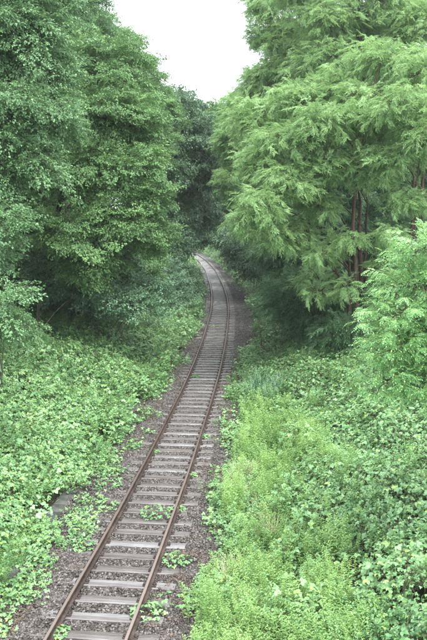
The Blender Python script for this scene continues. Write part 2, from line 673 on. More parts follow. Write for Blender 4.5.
SPRAY = {
    'maple': [spray_broad(mats=('maple',), leaf=.092, n=50) for _ in range(5)],
    'ash': [spray_broad(mats=('ash',), leaf=.082, n=54, droop=.4) for _ in range(5)],
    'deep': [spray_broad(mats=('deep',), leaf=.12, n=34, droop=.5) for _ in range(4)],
    'shrub': [spray_broad(mats=('shrub',), leaf=.095, n=36, L=.7, droop=.12) for _ in range(3)],
    'locust': [spray_pinnate(mat='locust', L=.55, leaf_len=.21, pairs=5, lf=.068, w=.034, n=9) for _ in range(5)],
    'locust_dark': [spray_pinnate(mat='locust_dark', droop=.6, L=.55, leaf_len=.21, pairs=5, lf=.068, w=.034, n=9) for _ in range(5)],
    'fresh': [spray_pinnate(mat='fresh', L=.5, leaf_len=.2, pairs=6, lf=.05, w=.024, n=9, kind='oval', droop=.05, lift=.1) for _ in range(4)],
}

# ------------------------------------------------------------------ the ground: one sheet out to the horizon
def axis(edges):
    out = [edges[0][0]]
    for a, b, st in edges:
        n = max(1, int(round((b - a) / st)))
        out += list(np.linspace(a, b, n + 1)[1:])
    return np.array(out)


sx = axis([(-700, -200, 100), (-200, -40, 10), (-40, -14, 1.5), (-14, 14, .35), (14, 40, 1.5), (40, 200, 10), (200, 700, 100)])
sy = axis([(-60, 0, 3), (0, 60, .6), (60, 260, 2.5), (260, 1200, 94)])
gx, gy = np.meshgrid(sx, sy)
wob = smooth(40, 200, np.abs(gx))
gx2 = gx + xc(gy) * (1 - wob)
gz = ground(gx2, gy)
nx, ny = len(sx), len(sy)
ii = (np.arange(ny - 1)[:, None] * nx + np.arange(nx - 1)[None, :]).ravel()
gf = np.stack([ii, ii + 1, ii + nx + 1, ii + nx], 1)
g = link("ground", mesh_data("ground", np.stack([gx2, gy, gz], 2).reshape(-1, 3), gf, M['soil'], smooth_=True))
tag(g, "dark leafy soil of the cutting floor and banks under the plants", "ground", kind="structure")

# trackbed strip (gravel seen from far away, under the loose stones)
tb_s = np.array([-2.75, -2.3, -1.7, -1.3, -.7, 0, .7, 1.3, 1.7, 2.4, 3.1])
tb_z = np.array([-.36, -.29, -.215, -.205, -.25, -.245, -.25, -.222, -.245, -.30, -.37])
ty = np.arange(-5, 262, .8)
v = np.stack([xc(ty)[:, None] + tb_s[None, :], np.repeat(ty[:, None], len(tb_s), 1),
              tb_z[None, :] + .012 * noise2(xc(ty)[:, None] + tb_s[None, :], ty[:, None] + 0 * tb_s[None, :], .7, 2)], 2).reshape(-1, 3)
nx, ny = len(tb_s), len(ty)
ii = (np.arange(ny - 1)[:, None] * nx + np.arange(nx - 1)[None, :]).ravel()
tb = link("trackbed", mesh_data("trackbed", v, np.stack([ii, ii + 1, ii + nx + 1, ii + nx], 1), M['bed'], smooth_=True))
tag(tb, "grey brown gravel trackbed running along the cutting", "trackbed", kind="structure")

# loose ballast stones
stones = [patch_stones() for _ in range(4)]
P_ = []
for y in np.arange(8, 130, .36 if True else .5):
    st = .36 if y < 45 else .5
    for s_ in np.arange(-2.6, 3.0, st):
        if y > 45 and (int(y / .36) % 2):
            continue
        P_.append((s_ + rng.uniform(-.12, .12), y + rng.uniform(-.12, .12)))
P_ = np.array(P_)
px_ = xc(P_[:, 1]) + P_[:, 0]
pz_ = np.interp(P_[:, 0], tb_s, tb_z) + .008 + .012 * noise2(px_, P_[:, 1], .9, 5)
pos = np.stack([px_, P_[:, 1], pz_], 1)
eul = np.stack([np.zeros(len(pos)), np.zeros(len(pos)), rng.uniform(0, 6.28, len(pos))], 1)
o = scatter("ballast", "stone", stones, pos, eul, rng.uniform(.9, 1.2, len(pos)))
tag(o, "loose grey and brown ballast stones around the sleepers", "ballast", kind="stuff")

# ------------------------------------------------------------------ the railway track
track = empty("railway_track", (0, 0, 0))
tag(track, "single rusty railway track on weathered sleepers curving away into the trees", "railway track")


def heading(y):
    return np.arctan2(xc(y + .5) - xc(y - .5), 1.0)


def make_sleeper(k):
    b = bpy.data.meshes.new("sleeper")
    r_ = np.random.default_rng(50 + k)
    nx = 9
    xs = np.linspace(-1.3, 1.3, nx)
    prof = [(-.13, -.15), (-.13, -.014), (-.116, 0), (.116, 0), (.13, -.014), (.13, -.15)]
    v = []
    for i, x_ in enumerate(xs):
        for (yy, zz) in prof:
            v.append((x_ + r_.uniform(-.006, .006) * (i in (0, nx - 1)), yy + r_.uniform(-.006, .006), zz + (r_.uniform(-.006, .003) if zz > -.1 else 0)))
    f = []
    for i in range(nx - 1):
        for j in range(5):
            p = i * 6 + j
            f.append((p, p + 6, p + 7, p + 1))
    f.append((0, 1, 2, 3, 4, 5))
    f.append(tuple((nx - 1) * 6 + j for j in (5, 4, 3, 2, 1, 0)))
    b.from_pydata(v, [], f)
    b.materials.append(M['sleeper'])
    b.update()
    return b


sleepers = [make_sleeper(k) for k in range(5)]
SP = 0.645
ys = []
y = 7.4
while y < 196 and len(ys) < 292:
    ys.append(y)
    y += SP * math.cos(float(heading(y)))
for i, y in enumerate(ys):
    o = link("sleeper", sleepers[i % 5], track, (float(xc(y)) + random.uniform(-.03, .03), y + random.uniform(-.012, .012), -.185 + random.uniform(-.006, .004)))
    o.rotation_euler = (random.uniform(-.012, .012), random.uniform(-.004, .004), -float(heading(y)) + random.uniform(-.012, .012) + (math.pi if i % 2 else 0))

rail_prof = [(-.07, -.16), (-.07, -.148), (-.012, -.128), (-.009, -.045), (-.036, -.034), (-.036, -.006), (-.028, 0),
             (.028, 0), (.036, -.006), (.036, -.034), (.009, -.045), (.012, -.128), (.07, -.148), (.07, -.16)]
for sd in (-1, 1):
    yy = np.arange(-4, 262, .75)
    hd = heading(yy)
    cx = xc(yy) + sd * .755 * np.cos(hd)
    cy = yy - sd * .755 * np.sin(hd)
    k = len(rail_prof)
    wv = .004 * np.sin(yy * .9 + sd) + .003 * np.sin(yy * .37)
    v = np.array([[[cx[i] + (a + wv[i]) * math.cos(hd[i]), cy[i] - (a + wv[i]) * math.sin(hd[i]), z_] for (a, z_) in rail_prof] for i in range(len(yy))]).reshape(-1, 3)
    f, mi = [], []
    for i in range(len(yy) - 1):
        for j in range(k):
            j2 = (j + 1) % k
            f.append((i * k + j, i * k + j2, (i + 1) * k + j2, (i + 1) * k + j))
            mi.append(1 if j == 6 else 0)
    link("rail", mesh_data("rail", v, f, [M['rust'], M['head']], mi), track)

# base plates, clips and screws under the rails
b = Buf()


def box(buf, c, s_, rz=0.0, m=0):
    v = np.array([[x_, y_, z_] for x_ in (-.5, .5) for y_ in (-.5, .5) for z_ in (-.5, .5)]) * np.array(s_)
    f = np.array([[0, 1, 3], [0, 3, 2], [4, 6, 7], [4, 7, 5], [0, 4, 5], [0, 5, 1], [2, 3, 7], [2, 7, 6], [0, 2, 6], [0, 6, 4], [1, 5, 7], [1, 7, 3]])
    buf.add(v @ rotz(rz).T + np.array(c), f, m)


for y in ys:
    if y > 90:
        break
    h_ = float(heading(y))
    for sd in (-1, 1):
        cx_, cy_ = float(xc(y)) + sd * .755 * math.cos(h_), y - sd * .755 * math.sin(h_)
        box(b, (cx_, cy_, -.174), (.30, .13, .018), -h_)
        for q in (-1, 1):
            ox = q * .105
            box(b, (cx_ + ox * math.cos(h_), cy_ - ox * math.sin(h_), -.152), (.05, .07, .024), -h_)
            box(b, (cx_ + q * .125 * math.cos(h_), cy_, -.152), (.026, .026, .036), -h_ + .5)
o = link("rail_fastening", b.mesh("rail_fastening", [M['rust']]), track)
o['kind'] = 'stuff'

# ------------------------------------------------------------------ concrete cable trough left of the track
trough = empty("cable_trough", (0, 0, 0))
tag(trough, "grey concrete trough with lid slabs half buried in brambles left of the track", "cable trough")
OFF = -2.62
yy = np.arange(6, 70, 1.0)
prof = [(-.22, -.62), (-.22, -.305), (.22, -.305), (.22, -.62)]
v = np.array([[[float(xc(q)) + OFF + a, q, z_] for a, z_ in prof] for q in yy]).reshape(-1, 3)
f = [(i * 4 + j, i * 4 + j + 1, (i + 1) * 4 + j + 1, (i + 1) * 4 + j) for i in range(len(yy) - 1) for j in range(3)]
link("channel_wall", mesh_data("channel_wall", v, f, M['concrete']), trough)


def make_slab():
    me = bpy.data.meshes.new("lid_slab")
    c = .012
    lo = [(-.2, -.235), (.2, -.235), (.2, .235), (-.2, .235)]
    v = [(a, b_, -.05) for a, b_ in lo] + [(a, b_, -c) for a, b_ in lo] + [(a - math.copysign(c, a), b_ - math.copysign(c, b_), 0) for a, b_ in lo]
    f = [(0, 3, 2, 1), (8, 9, 10, 11)]
    for lvl in (0, 4):
        for j in range(4):
            k = (j + 1) % 4
            f.append((lvl + j, lvl + k, lvl + 4 + k, lvl + 4 + j))
    me.from_pydata(v, [], f)
    me.materials.append(M['concrete'])
    me.update()
    return me


slab = make_slab()
q = 8.0
while q < 60:
    o = link("lid_slab", slab, trough, (float(xc(q)) + OFF + random.uniform(-.015, .015), q, -.245 + random.uniform(-.008, .008)))
    o.rotation_euler = (random.uniform(-.02, .02), random.uniform(-.025, .025), -float(heading(q)) + random.uniform(-.03, .03))
    q += .485

# ------------------------------------------------------------------ ground cover
brm = [patch_bramble(mat='bramble'), patch_bramble(mat='bramble', lf=.06, n=46, high=.4), patch_bramble(mat='bramble', lf=.095, n=24), patch_bramble(mat='bramble_light', lf=.07, n=34), patch_bramble(mat='bramble', lf=.055, n=30, high=.55, tilt=.8), patch_stems(n=7, h=.55, rad=.3, mat='bramble_light', leaves=22, ll=.10, lw=.035)]
brl = [patch_bramble(mat='bramble_light', lf=.082, tilt=.5, high=.28), patch_bramble(mat='bramble_light', lf=.062, n=44, tilt=.6, high=.34), patch_bramble(mat='bramble', lf=.085, n=28, tilt=.5), patch_bramble(mat='bramble_light', lf=.098, n=22, tilt=.42, high=.24), patch_stems(n=6, h=.5, rad=.3, mat='bramble_light', leaves=20, ll=.11, lw=.04)]
brr = [patch_bramble(mat='bramble_light', lf=.088, n=22, tilt=.45) for _ in range(3)]
stm = [patch_stems(), patch_stems(n=8, leaves=30, ll=.10, lw=.022), patch_stems(n=14, h=.6, ll=.06, lw=.012), patch_stems(n=6, h=.95, leaves=46, ll=.085, lw=.02), patch_stems(n=7, h=.6, rad=.28, mat='bramble_light', leaves=24, ll=.085, lw=.035)]
bld = [patch_blades(mat='grass') for _ in range(3)]
strw = [patch_blades(mat='straw', n=46, h=.55, w=.0035, lean=.8) for _ in range(3)]


def normal_tilt(x, y, amt, hf):
    e = .25
    gx_ = (hf(x + e, y) - hf(x - e, y)) / (2 * e)
    gy_ = (hf(x, y + e) - hf(x, y - e)) / (2 * e)
    n = np.stack([-gx_ * amt, -gy_ * amt, np.ones_like(gx_)], 1)
    n /= np.linalg.norm(n, axis=1)[:, None]
    return n


def cover(name, label, cat, key, meshes, s0, s1, y0, y1, dens, hfun, keep=None, holes=0.0, size=(.85, 1.25), amt=.8, layers=1, jz=.08, fade=.0):
    """plants all over a strip between the offsets s0..s1 of the track"""
    area = abs(s1 - s0) * (y1 - y0)
    n = int(area * dens)
    s_ = rng.uniform(s0, s1, n)
    y = rng.uniform(y0, y1, n)
    if fade:
        k = rng.random(n) < np.clip(22.0 / y, fade, 1)
        s_, y = s_[k], y[k]
    x = xc(y) + s_
    if keep is not None:
        k = keep(s_, y, x)
        s_, y, x = s_[k], y[k], x[k]
    if holes:
        k = (noise2(x, y, .5, 13) + .6 * noise2(x, y, 1.7, 4) > -1.25 + holes) | (rng.random(len(x)) < .12)
        s_, y, x = s_[k], y[k], x[k]
    surf = lambda a, b_: ground(a, b_) + hfun(a - xc(b_), b_, a)
    n = len(x)
    z = surf(x, y) - rng.random(n) ** 1.5 * jz * layers + rng.uniform(-.03, .03, n)
    nn = normal_tilt(x, y, amt, surf)
    nn += rng.normal(0, .12, (n, 3))
    nn /= np.linalg.norm(nn, axis=1)[:, None]
    az = rng.uniform(0, 6.28, n)
    t = np.stack([np.cos(az), np.sin(az), np.zeros(n)], 1)
    xx = np.cross(t, nn)
    xx /= np.linalg.norm(xx, axis=1)[:, None]
    yv = np.cross(nn, xx)
    Rm = np.stack([xx, yv, nn], 2)
    sz = rng.uniform(size[0], size[1], n) * np.clip(.8 + y / 90, 1, 1.5)
    o = scatter(name, key, meshes, np.stack([x, y, z], 1), euler_of(Rm), sz)
    tag(o, label, cat, kind="stuff")
    return o


def mound(s_, y, x):
    return .38 + .36 * noise2(x, y, 1.3, 3) + .24 * noise2(x, y, .55, 6)


def edge_l(y, x):
    return 2.35 - .35 * smooth(30, 45, y) + .35 * noise2(x, y, 1.3, 8) + .4 * (noise2(y * 1.0, y * .3, 2.5, 9) > .45)


def open_trough(s_, y):
    """places where the plants leave the trough lids bare"""
    return (s_ < -2.15) & (s_ > -3.1) & ((np.abs(y - 18.4) < .9) | (np.abs(y - 29.3) < 1.5) | (np.abs(y - 15.0) < .35) | (np.abs(y - 23.6) < .5))


# left bank
cover("bramble_bank", "bright green bramble thicket covering the left bank down to the trough", "brambles", "bramble_light", brl, -13, -1.8, 9, 62, 17,
      mound, keep=lambda s_, y, x: (-s_ > edge_l(y, x)) & ~open_trough(s_, y), fade=.25, layers=2, holes=.45)
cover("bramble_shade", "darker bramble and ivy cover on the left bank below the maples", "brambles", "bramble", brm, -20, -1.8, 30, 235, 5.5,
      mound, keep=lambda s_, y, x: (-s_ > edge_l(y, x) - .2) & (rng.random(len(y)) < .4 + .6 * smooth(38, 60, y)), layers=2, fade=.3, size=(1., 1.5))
cover("trailing_bramble", "bramble runners creeping over the gravel left of the track", "bramble runners", "bramble_light", brl, -2.95, -1.35, 9, 60, 15,
      lambda s_, y, x: .03 + .12 * smooth(1.7, 2.5, -s_), keep=lambda s_, y, x: ~open_trough(s_, y) & (noise2(x, y, 1.0, 10) + .24 + (-s_ - 1.9) * .8 + .45 * smooth(20, 13, y) > .30 - .2 * smooth(1.9, 2.4, -s_)), size=(.6, .95), jz=.02)
cover("pale_weeds", "pale yellow green weeds in the bottom left corner", "weeds", "stems", stm, -4.6, -2.5, 11, 21, 14,
      lambda s_, y, x: .0 + 0 * s_, keep=lambda s_, y, x: noise2(x, y, 1.6, 2) + .4 * smooth(19, 13, y) > .25, size=(.6, .9), amt=.2)
# right side
cover("goldenrod_strip", "pale green leafy goldenrod strip right of the track", "weeds", "stems", stm, 2.0, 5.2, 10, 36, 19,
      lambda s_, y, x: .02 + .30 * noise2(x, y, 1.0, 2) + .14 * noise2(x, y, .45, 5), keep=lambda s_, y, x: (s_ < 4.9 + .7 * noise2(x, y, 1.6, 5) - 1.5 * smooth(22, 30, y)) & (s_ > 2.3 + .35 * noise2(x, y, 1.1, 7)) & (y < 27.3 + 1.5 * noise2(x, y, 1.5, 3)) & (noise2(x, y, .8, 9) + .5 * noise2(x, y, .35, 2) > -.62),
      size=(.65, 1.4), amt=.25, holes=.5)
cover("bramble_slope", "glossy green bramble thicket on the right slope", "brambles", "bramble", brm, 2.5, 15, 8, 48, 19,
      lambda s_, y, x: mound(s_, y, x) * .8 + .05 * smooth(3.5, 5.5, s_), keep=lambda s_, y, x: s_ > 4.4 + .7 * noise2(x, y, 1.6, 5) - 1.6 * smooth(23, 29, y), fade=.25, layers=2, size=(.8, 1.25), holes=.5)
cover("light_bramble", "lighter rounded bramble leaves mixed through the right thicket", "brambles", "bramble_round", brr, 3.6, 11, 11.8, 34, 8,
      lambda s_, y, x: mound(s_, y, x) * .8 + .12, keep=lambda s_, y, x: noise2(x, y, 1.2, 9) > -.25, size=(.8, 1.1))
cover("slope_weeds", "pale leafy stems poking through the brambles on the right", "weeds", "stems", stm, 3.8, 8, 9, 28, 9,
      lambda s_, y, x: .45 + 0 * s_, keep=lambda s_, y, x: noise2(x, y, 1.5, 1) - (s_ - 4.6) * .3 > .1, size=(.6, .9), amt=.2)
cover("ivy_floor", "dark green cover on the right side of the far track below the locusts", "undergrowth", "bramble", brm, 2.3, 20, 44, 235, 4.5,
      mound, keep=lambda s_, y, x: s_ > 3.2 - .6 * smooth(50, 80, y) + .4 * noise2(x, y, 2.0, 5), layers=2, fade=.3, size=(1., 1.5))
cover("edge_weeds", "low leafy weeds at the right hand ends of the sleepers", "weeds", "bramble_light", brl, 1.2, 3.2, 9, 42, 16,
      lambda s_, y, x: .04 + .1 * smooth(1.5, 2.6, s_), keep=lambda s_, y, x: noise2(x, y, 1.0, 11) + (s_ - 1.75) * 1.1 > .18, size=(.65, 1.05), jz=.03)
cover("dry_grass", "straw coloured seeding grass among the goldenrod", "grass", "straw", strw, 2.3, 3.6, 11, 21, 10,
      lambda s_, y, x: .25 + 0 * s_, keep=lambda s_, y, x: noise2(x, y, 1.3, 12) > .2, size=(.8, 1.15), amt=.1)

def patch_litter():
    b = Buf()
    for i in range(26):
        v, f = leaf_shape('oval', u(.03, .07), u(.02, .04), u(-.5, .6), u(-.3, .5))
        b.add(v @ (rotz(u(0, 6.28)) @ rotx(u(-.4, .4)) @ roty(u(-.4, .4))).T + np.array([u(-.25, .25), u(-.25, .25), u(.005, .03)]), f, 0)
    for i in range(3):
        a = np.array([u(-.2, .2), u(-.2, .2), .012])
        tube(b, curve3(a, a + np.array([u(-.22, .22), u(-.22, .22), .02]), (.02, .01, .01), 4), [.004, .003, .003, .002], 3, 1)
    return b.mesh("litter_patch", [M['litter'], M['twig']])


lit = [patch_litter() for _ in range(3)]
cover("leaf_litter", "brown dead leaves and twigs lying on the gravel beside the track", "leaf litter", "litter", lit, -2.9, 3.0, 9, 48, 5.5,
      lambda s_, y, x: np.interp(s_, tb_s, tb_z) + .04 - ground(x, y), keep=lambda s_, y, x: (np.abs(s_) > .95) & (noise2(x, y, .9, 6) + np.abs(s_) * .35 > .55), size=(.7, 1.1), amt=.2, jz=.01)

# ------------------------------------------------------------------ trees
def rand_dirs(n, up=.15):
    d = rng.normal(size=(n, 3))
    d[:, 2] = d[:, 2] + up
    return d / np.linalg.norm(d, axis=1)[:, None]


def tree(name, label, cat, base, species, clumps, trunk_r=.18, bark='bark', group=None, dens=1.0, size=1.0, stems=1, boughs=1.0, droop=.35, bend=(0, 0)):
    """clumps: list of (x, y, z, rx, ry, rz); base: (x, y); a tapered trunk, limbs into each clump, boughs with sprays"""
    bx, by = base
    bz = float(ground(bx, by)) - .1
    root = empty(name, (bx, by, bz))
    tag(root, label, cat, group)
    off = np.array([bx, by, bz])
    cl = [np.array(c, float) for c in clumps]
    buf = Buf()
    topc = max(cl, key=lambda c: c[2])
    tops = []
    for s_ in range(stems):
        b0 = np.array([rng.uniform(-.3, .3), rng.uniform(-.3, .3), 0]) * (stems > 1)
        tgt = topc[:3] - off if s_ == 0 else cl[rng.integers(len(cl))][:3] - off
        tp = np.array([tgt[0] * .75, tgt[1] * .75, tgt[2] * 1.0])
        pts = curve3(b0, tp, (rng.uniform(-.35, .35) + bend[0], rng.uniform(-.3, .3) + bend[1], 0), 12)
        pts[1:-1] += rng.normal(0, .04, (10, 3))
        rad = trunk_r * (1 - .82 * np.linspace(0, 1, 12) ** .8) * (1 if s_ == 0 else .7)
        rad[0] *= 1.45
        rad *= rng.uniform(.86, 1.12, 12)
        tube(buf, pts, rad, 8)
        tops.append((pts, rad))
    P, D, S = [], [], []
    for c in cl:
        cc, rr = c[:3] - off, c[3:]
        pts, rad = tops[rng.integers(len(tops))]
        # limb leaves the trunk below the clump
        hz = np.clip(cc[2] - .55 * np.hypot(*(cc[:2] - np.array([np.interp(cc[2], pts[:, 2], pts[:, 0]), np.interp(cc[2], pts[:, 2], pts[:, 1])]))) - .4, pts[1, 2], pts[-2, 2])
        st = np.array([np.interp(hz, pts[:, 2], pts[:, k]) for k in range(3)])
        r0 = float(np.interp(hz, pts[:, 2], rad)) * .55
        lp = curve3(st, cc, (0, 0, .12 * np.linalg.norm(cc - st)), 7)
        tube(buf, lp, np.linspace(float(np.clip(r0, .03, .075)), .02, 7), 5)
        R_ = float(np.mean(rr))
        vol_area = 4 * math.pi * ((rr[0] * rr[1]) ** 1.6 / 3 + (rr[0] * rr[2]) ** 1.6 / 3 + (rr[1] * rr[2]) ** 1.6 / 3) ** (1 / 1.6)
        nb = max(10, int(vol_area * 1.7 * boughs * DENSE.get(species, 1.0)))
        dirs = rand_dirs(nb, .25)
        ni = int(nb * 1.6)                                    # inner twigs fill the heart of the clump
        di = rand_dirs(ni, .1)
        P.append(cc + di * rr * rng.uniform(0, .6, (ni, 1)))
        D.append(di + rng.normal(0, .4, (ni, 3)) - np.array([0, 0, droop * .6]))
        S.append(rng.uniform(.8, 1.2, ni) * size)
        for d in dirs:
            reach = rng.uniform(.6, 1.12) if rng.random() < .85 else rng.uniform(1.1, 1.4)
            tip = cc + d * rr * reach
            start = cc + d * rr * .12 + np.array([0, 0, -.1 * R_])
            bl = np.linalg.norm(tip - start)
            bow = curve3(start, tip, (0, 0, .14 * bl), 5)
            bow[-1, 2] -= .08 * bl
            if rng.random() < .5:
                tube(buf, bow, np.linspace(.018 + .004 * R_, .005, 5), 3)
            ns = int(np.clip(bl * 4.2 * dens, 3, 16))
            tt = rng.uniform(.3, 1.0, ns) ** .8
            pp = np.stack([np.interp(tt, np.linspace(0, 1, 5), bow[:, k]) for k in range(3)], 1)
            dd = (tip - start) / (bl + 1e-6)
            lat = np.cross(dd, (0, 0, 1.0))
            lat /= np.linalg.norm(lat) + 1e-6
            w = rng.uniform(-1, 1, ns) * .3 * (.4 + bl * .35)
            pp = pp + lat[None, :] * w[:, None] + rng.normal(0, .07, (ns, 3))
            dir_ = dd[None, :] * .7 + lat[None, :] * np.sign(w)[:, None] * rng.uniform(0, .9, ns)[:, None] + rng.normal(0, .62 if 'locust' in species else .3, (ns, 3))
            dir_[:, 2] = dir_[:, 2] * .5 - droop * rng.uniform(.0, 1.0, ns) + .05
            P.append(pp)
            D.append(dir_)
            S.append(rng.uniform(.75, 1.25, ns) * size)
    P, D, S = np.concatenate(P), np.concatenate(D), np.concatenate(S)
    link("trunk", buf.mesh("trunk", [M[bark]], True), root)
    cr = scatter("crown", species, SPRAY[species], P, euler_of(frames(D, rng.normal(0, .35, len(P)))), S, root)
    cr['kind'] = 'stuff'
    return root, len(P)


def cl(px, py, z, rx, ry, rz):
    """clump centred where the photograph shows it: pixel px, py at depth z; radii in metres"""
    x, y, h = PX(px, py, z)
    return (x, y, h, rx, ry, rz)


TOTAL = 0
DENSE = {'locust': 2.0, 'locust_dark': 1.7, 'fresh': 1.6, 'deep': 1.2}


def T(*a, **k):
    global TOTAL
    TOTAL += tree(*a, **k)[1]


# ---- left side
T("maple_tree", "tall tree at the left edge with drooping grey green foliage and slim dark trunk", "tree", (-9.6, 29), 'ash',
  [cl(-5, 30, 26, 2.4, 2.2, 2.0), cl(30, 60, 26, 1.7, 1.7, 1.5), cl(40, 115, 25.5, 1.5, 1.6, 1.3), cl(5, 120, 25, 1.7, 1.8, 1.5), cl(-25, 170, 25, 1.8, 1.8, 1.5),
   cl(25, 165, 25, 1.3, 1.5, 1.0), cl(-5, 225, 24, 1.1, 1.5, 1.0), cl(-30, 90, 27, 2.2, 2.4, 2.2), cl(20, -10, 27, 2.2, 2, 1.8), cl(-40, -60, 28, 2.5, 2.5, 2)], trunk_r=.2)
T("maple_tree", "broad leafy maple leaning over the left of the track with bright tips", "tree", (-9.6, 38), 'maple',
  [cl(105, 120, 36, 2.3, 2.2, 1.9), cl(85, 175, 35, 2.1, 2.0, 1.6), cl(130, 165, 35, 1.7, 1.8, 1.5), cl(140, 120, 37, 1.5, 1.6, 1.5), cl(120, 220, 35, 1.9, 2.0, 1.3),
   cl(150, 235, 36, 1.2, 1.5, .9), cl(75, 235, 34, 1.7, 1.8, 1.3), cl(105, 70, 38, 2.2, 2.2, 1.9), cl(60, 130, 36, 1.9, 2.2, 2.0), cl(95, 265, 35, 1.5, 1.6, 1.0), cl(150, 195, 35, 1.1, 1.3, .9)], trunk_r=.24)
T("maple_tree", "tall pale tree rising behind the broad maple to the top of the picture", "tree", (-9.5, 47), 'ash',
  [cl(62, 30, 45, 2.4, 2.6, 2.4), cl(82, 5, 46, 1.6, 2.4, 2.0), cl(45, -20, 46, 3, 2.8, 2.6), cl(98, 48, 47, 1.6, 2.2, 1.7), cl(118, 85, 48, 1.7, 2.2, 1.8), cl(50, 80, 45, 2.8, 2.6, 2.4), cl(85, 90, 46, 2.6, 2.6, 2.3)], trunk_r=.26)
T("maple_tree", "light green rounded tree on the skyline left of the sky gap", "tree", (-9.5, 58), 'maple',
  [cl(122, 50, 56, 1.7, 2.2, 1.6), cl(138, 75, 57, 1.9, 2.4, 1.8), cl(152, 108, 57, 1.9, 2.4, 2.2), cl(125, 110, 56, 2.6, 2.6, 3), cl(152, 145, 57, 2.0, 2.6, 2.4), cl(108, 30, 56, 1.2, 2, 1.1)], trunk_r=.26)
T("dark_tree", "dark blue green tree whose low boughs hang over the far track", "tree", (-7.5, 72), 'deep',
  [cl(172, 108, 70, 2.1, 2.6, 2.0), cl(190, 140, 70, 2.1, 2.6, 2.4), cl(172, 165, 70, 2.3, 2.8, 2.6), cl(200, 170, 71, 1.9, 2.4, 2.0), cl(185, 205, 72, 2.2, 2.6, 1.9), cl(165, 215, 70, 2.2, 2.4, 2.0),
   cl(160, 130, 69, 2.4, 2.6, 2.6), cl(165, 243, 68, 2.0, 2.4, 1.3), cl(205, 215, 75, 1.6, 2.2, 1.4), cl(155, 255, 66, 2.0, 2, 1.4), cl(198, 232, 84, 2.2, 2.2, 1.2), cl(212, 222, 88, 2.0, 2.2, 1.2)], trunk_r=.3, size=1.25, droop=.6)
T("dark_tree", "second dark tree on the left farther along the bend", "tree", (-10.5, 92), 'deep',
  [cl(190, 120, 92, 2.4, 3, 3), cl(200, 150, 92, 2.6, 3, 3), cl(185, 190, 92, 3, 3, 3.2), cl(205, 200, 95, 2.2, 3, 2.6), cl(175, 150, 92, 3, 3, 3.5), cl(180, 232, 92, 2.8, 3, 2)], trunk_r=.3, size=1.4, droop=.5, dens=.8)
T("hazel_shrub", "layered shrub with flat pale leaf tiers at the foot of the maples", "shrub", (-5.6, 37.5), 'shrub',
  [cl(148, 287, 37, 1.3, 1.2, .5), cl(125, 298, 36, 1.2, 1.2, .5), cl(163, 300, 37, .9, 1.0, .4), cl(140, 308, 36, 1.1, 1.1, .45)], trunk_r=.05, stems=3, droop=.05)
T("elder_shrub", "rounded pale shrub at the left edge above the brambles", "shrub", (-7.4, 20.5), 'ash',
  [cl(2, 300, 20, .75, .8, .5), cl(-30, 310, 20, 1.1, 1.1, .8), cl(16, 322, 20, .6, .7, .45)], trunk_r=.05, stems=3, droop=.2, size=.85)
T("dark_shrub", "dark shrub under the maples at the left of the track", "shrub", (-8.6, 33), 'shrub',
  [cl(60, 270, 38, 1.6, 1.5, 1.3), cl(95, 290, 38, 1.5, 1.5, 1.0), cl(40, 290, 37, 1.5, 1.5, 1.0)], trunk_r=.06, stems=3)

for k, (px_c, py_c, z_c, w_) in enumerate([(25, 262, 40, "deep below the tall left edge tree"), (75, 285, 41, "in the shade below the maples"), (130, 270, 44, "behind the layered shrub"), (165, 275, 56, "beside the far track on the left"), (100, 240, 40, "in the gap under the broad maple"), (172, 268, 64, "under the hanging dark boughs")]):
    T("dark_shrub", "dark green shrub " + w_, "shrub", (PX(px_c, py_c, z_c)[0] - .4, PX(px_c, py_c, z_c)[1]), 'deep' if k > 3 else 'shrub' if k % 2 else 'maple',
      [cl(px_c, py_c, z_c, 1.6, 1.6, 1.3), cl(px_c - 22, py_c + 10, z_c, 1.5, 1.5, 1.2), cl(px_c + 14, py_c + 18, z_c - .6, 1.2, 1.2, .9)], trunk_r=.06, stems=2, size=1.1)

# ---- right side
T("locust_tree", "large locust with reddish trunk and bright feathery boughs reaching over the track", "tree", (8.0, 37), 'locust',
  [cl(262, 205, 31, 1.25, 1.4, .9), cl(245, 222, 31, .8, 1.0, .6), cl(290, 180, 31.5, 1.4, 1.5, 1.0), cl(262, 165, 33, 1.3, 1.5, .9), cl(290, 140, 32, 1.5, 1.6, 1.0), cl(325, 125, 31, 1.5, 1.6, .9),
   cl(330, 165, 32, 1.5, 1.6, 1.0), cl(365, 120, 31, 1.3, 1.5, .9), cl(300, 105, 34, 1.7, 1.8, 1.1), cl(345, 85, 34, 1.6, 1.8, 1.0), cl(278, 238, 32, .9, 1.2, .6), cl(250, 120, 36, 1.3, 1.6, 1.1), cl(318, 205, 33, 1.2, 1.4, .8), cl(300, 235, 33, 1.1, 1.2, .8), cl(320, 280, 36, 1.1, 1, .8), cl(322, 255, 32, .8, 1, .5), cl(345, 285, 31.5, .6, .7, .35), cl(388, 268, 31, .8, .9, .45), cl(318, 292, 33, .9, 1, .5)],
  trunk_r=.14, bark='bark_red', size=.82, dens=1.35, droop=.42, stems=3)
T("locust_tree", "locust at the right edge with feathery light foliage before darker trunks", "tree", (8.8, 31), 'locust',
  [cl(400, 105, 29, 1.4, 1.5, .8), cl(425, 135, 29, 1.4, 1.5, .9), cl(395, 160, 30, 1.2, 1.5, .8), cl(430, 70, 30, 1.6, 1.6, 1.0), cl(372, 175, 31, 1.0, 1.2, .6), cl(412, 200, 30, 1.1, 1.3, .6), cl(392, 232, 30, .7, .9, .4)],
  trunk_r=.13, bark='bark_red', size=.82, dens=1.35, droop=.42, stems=2)
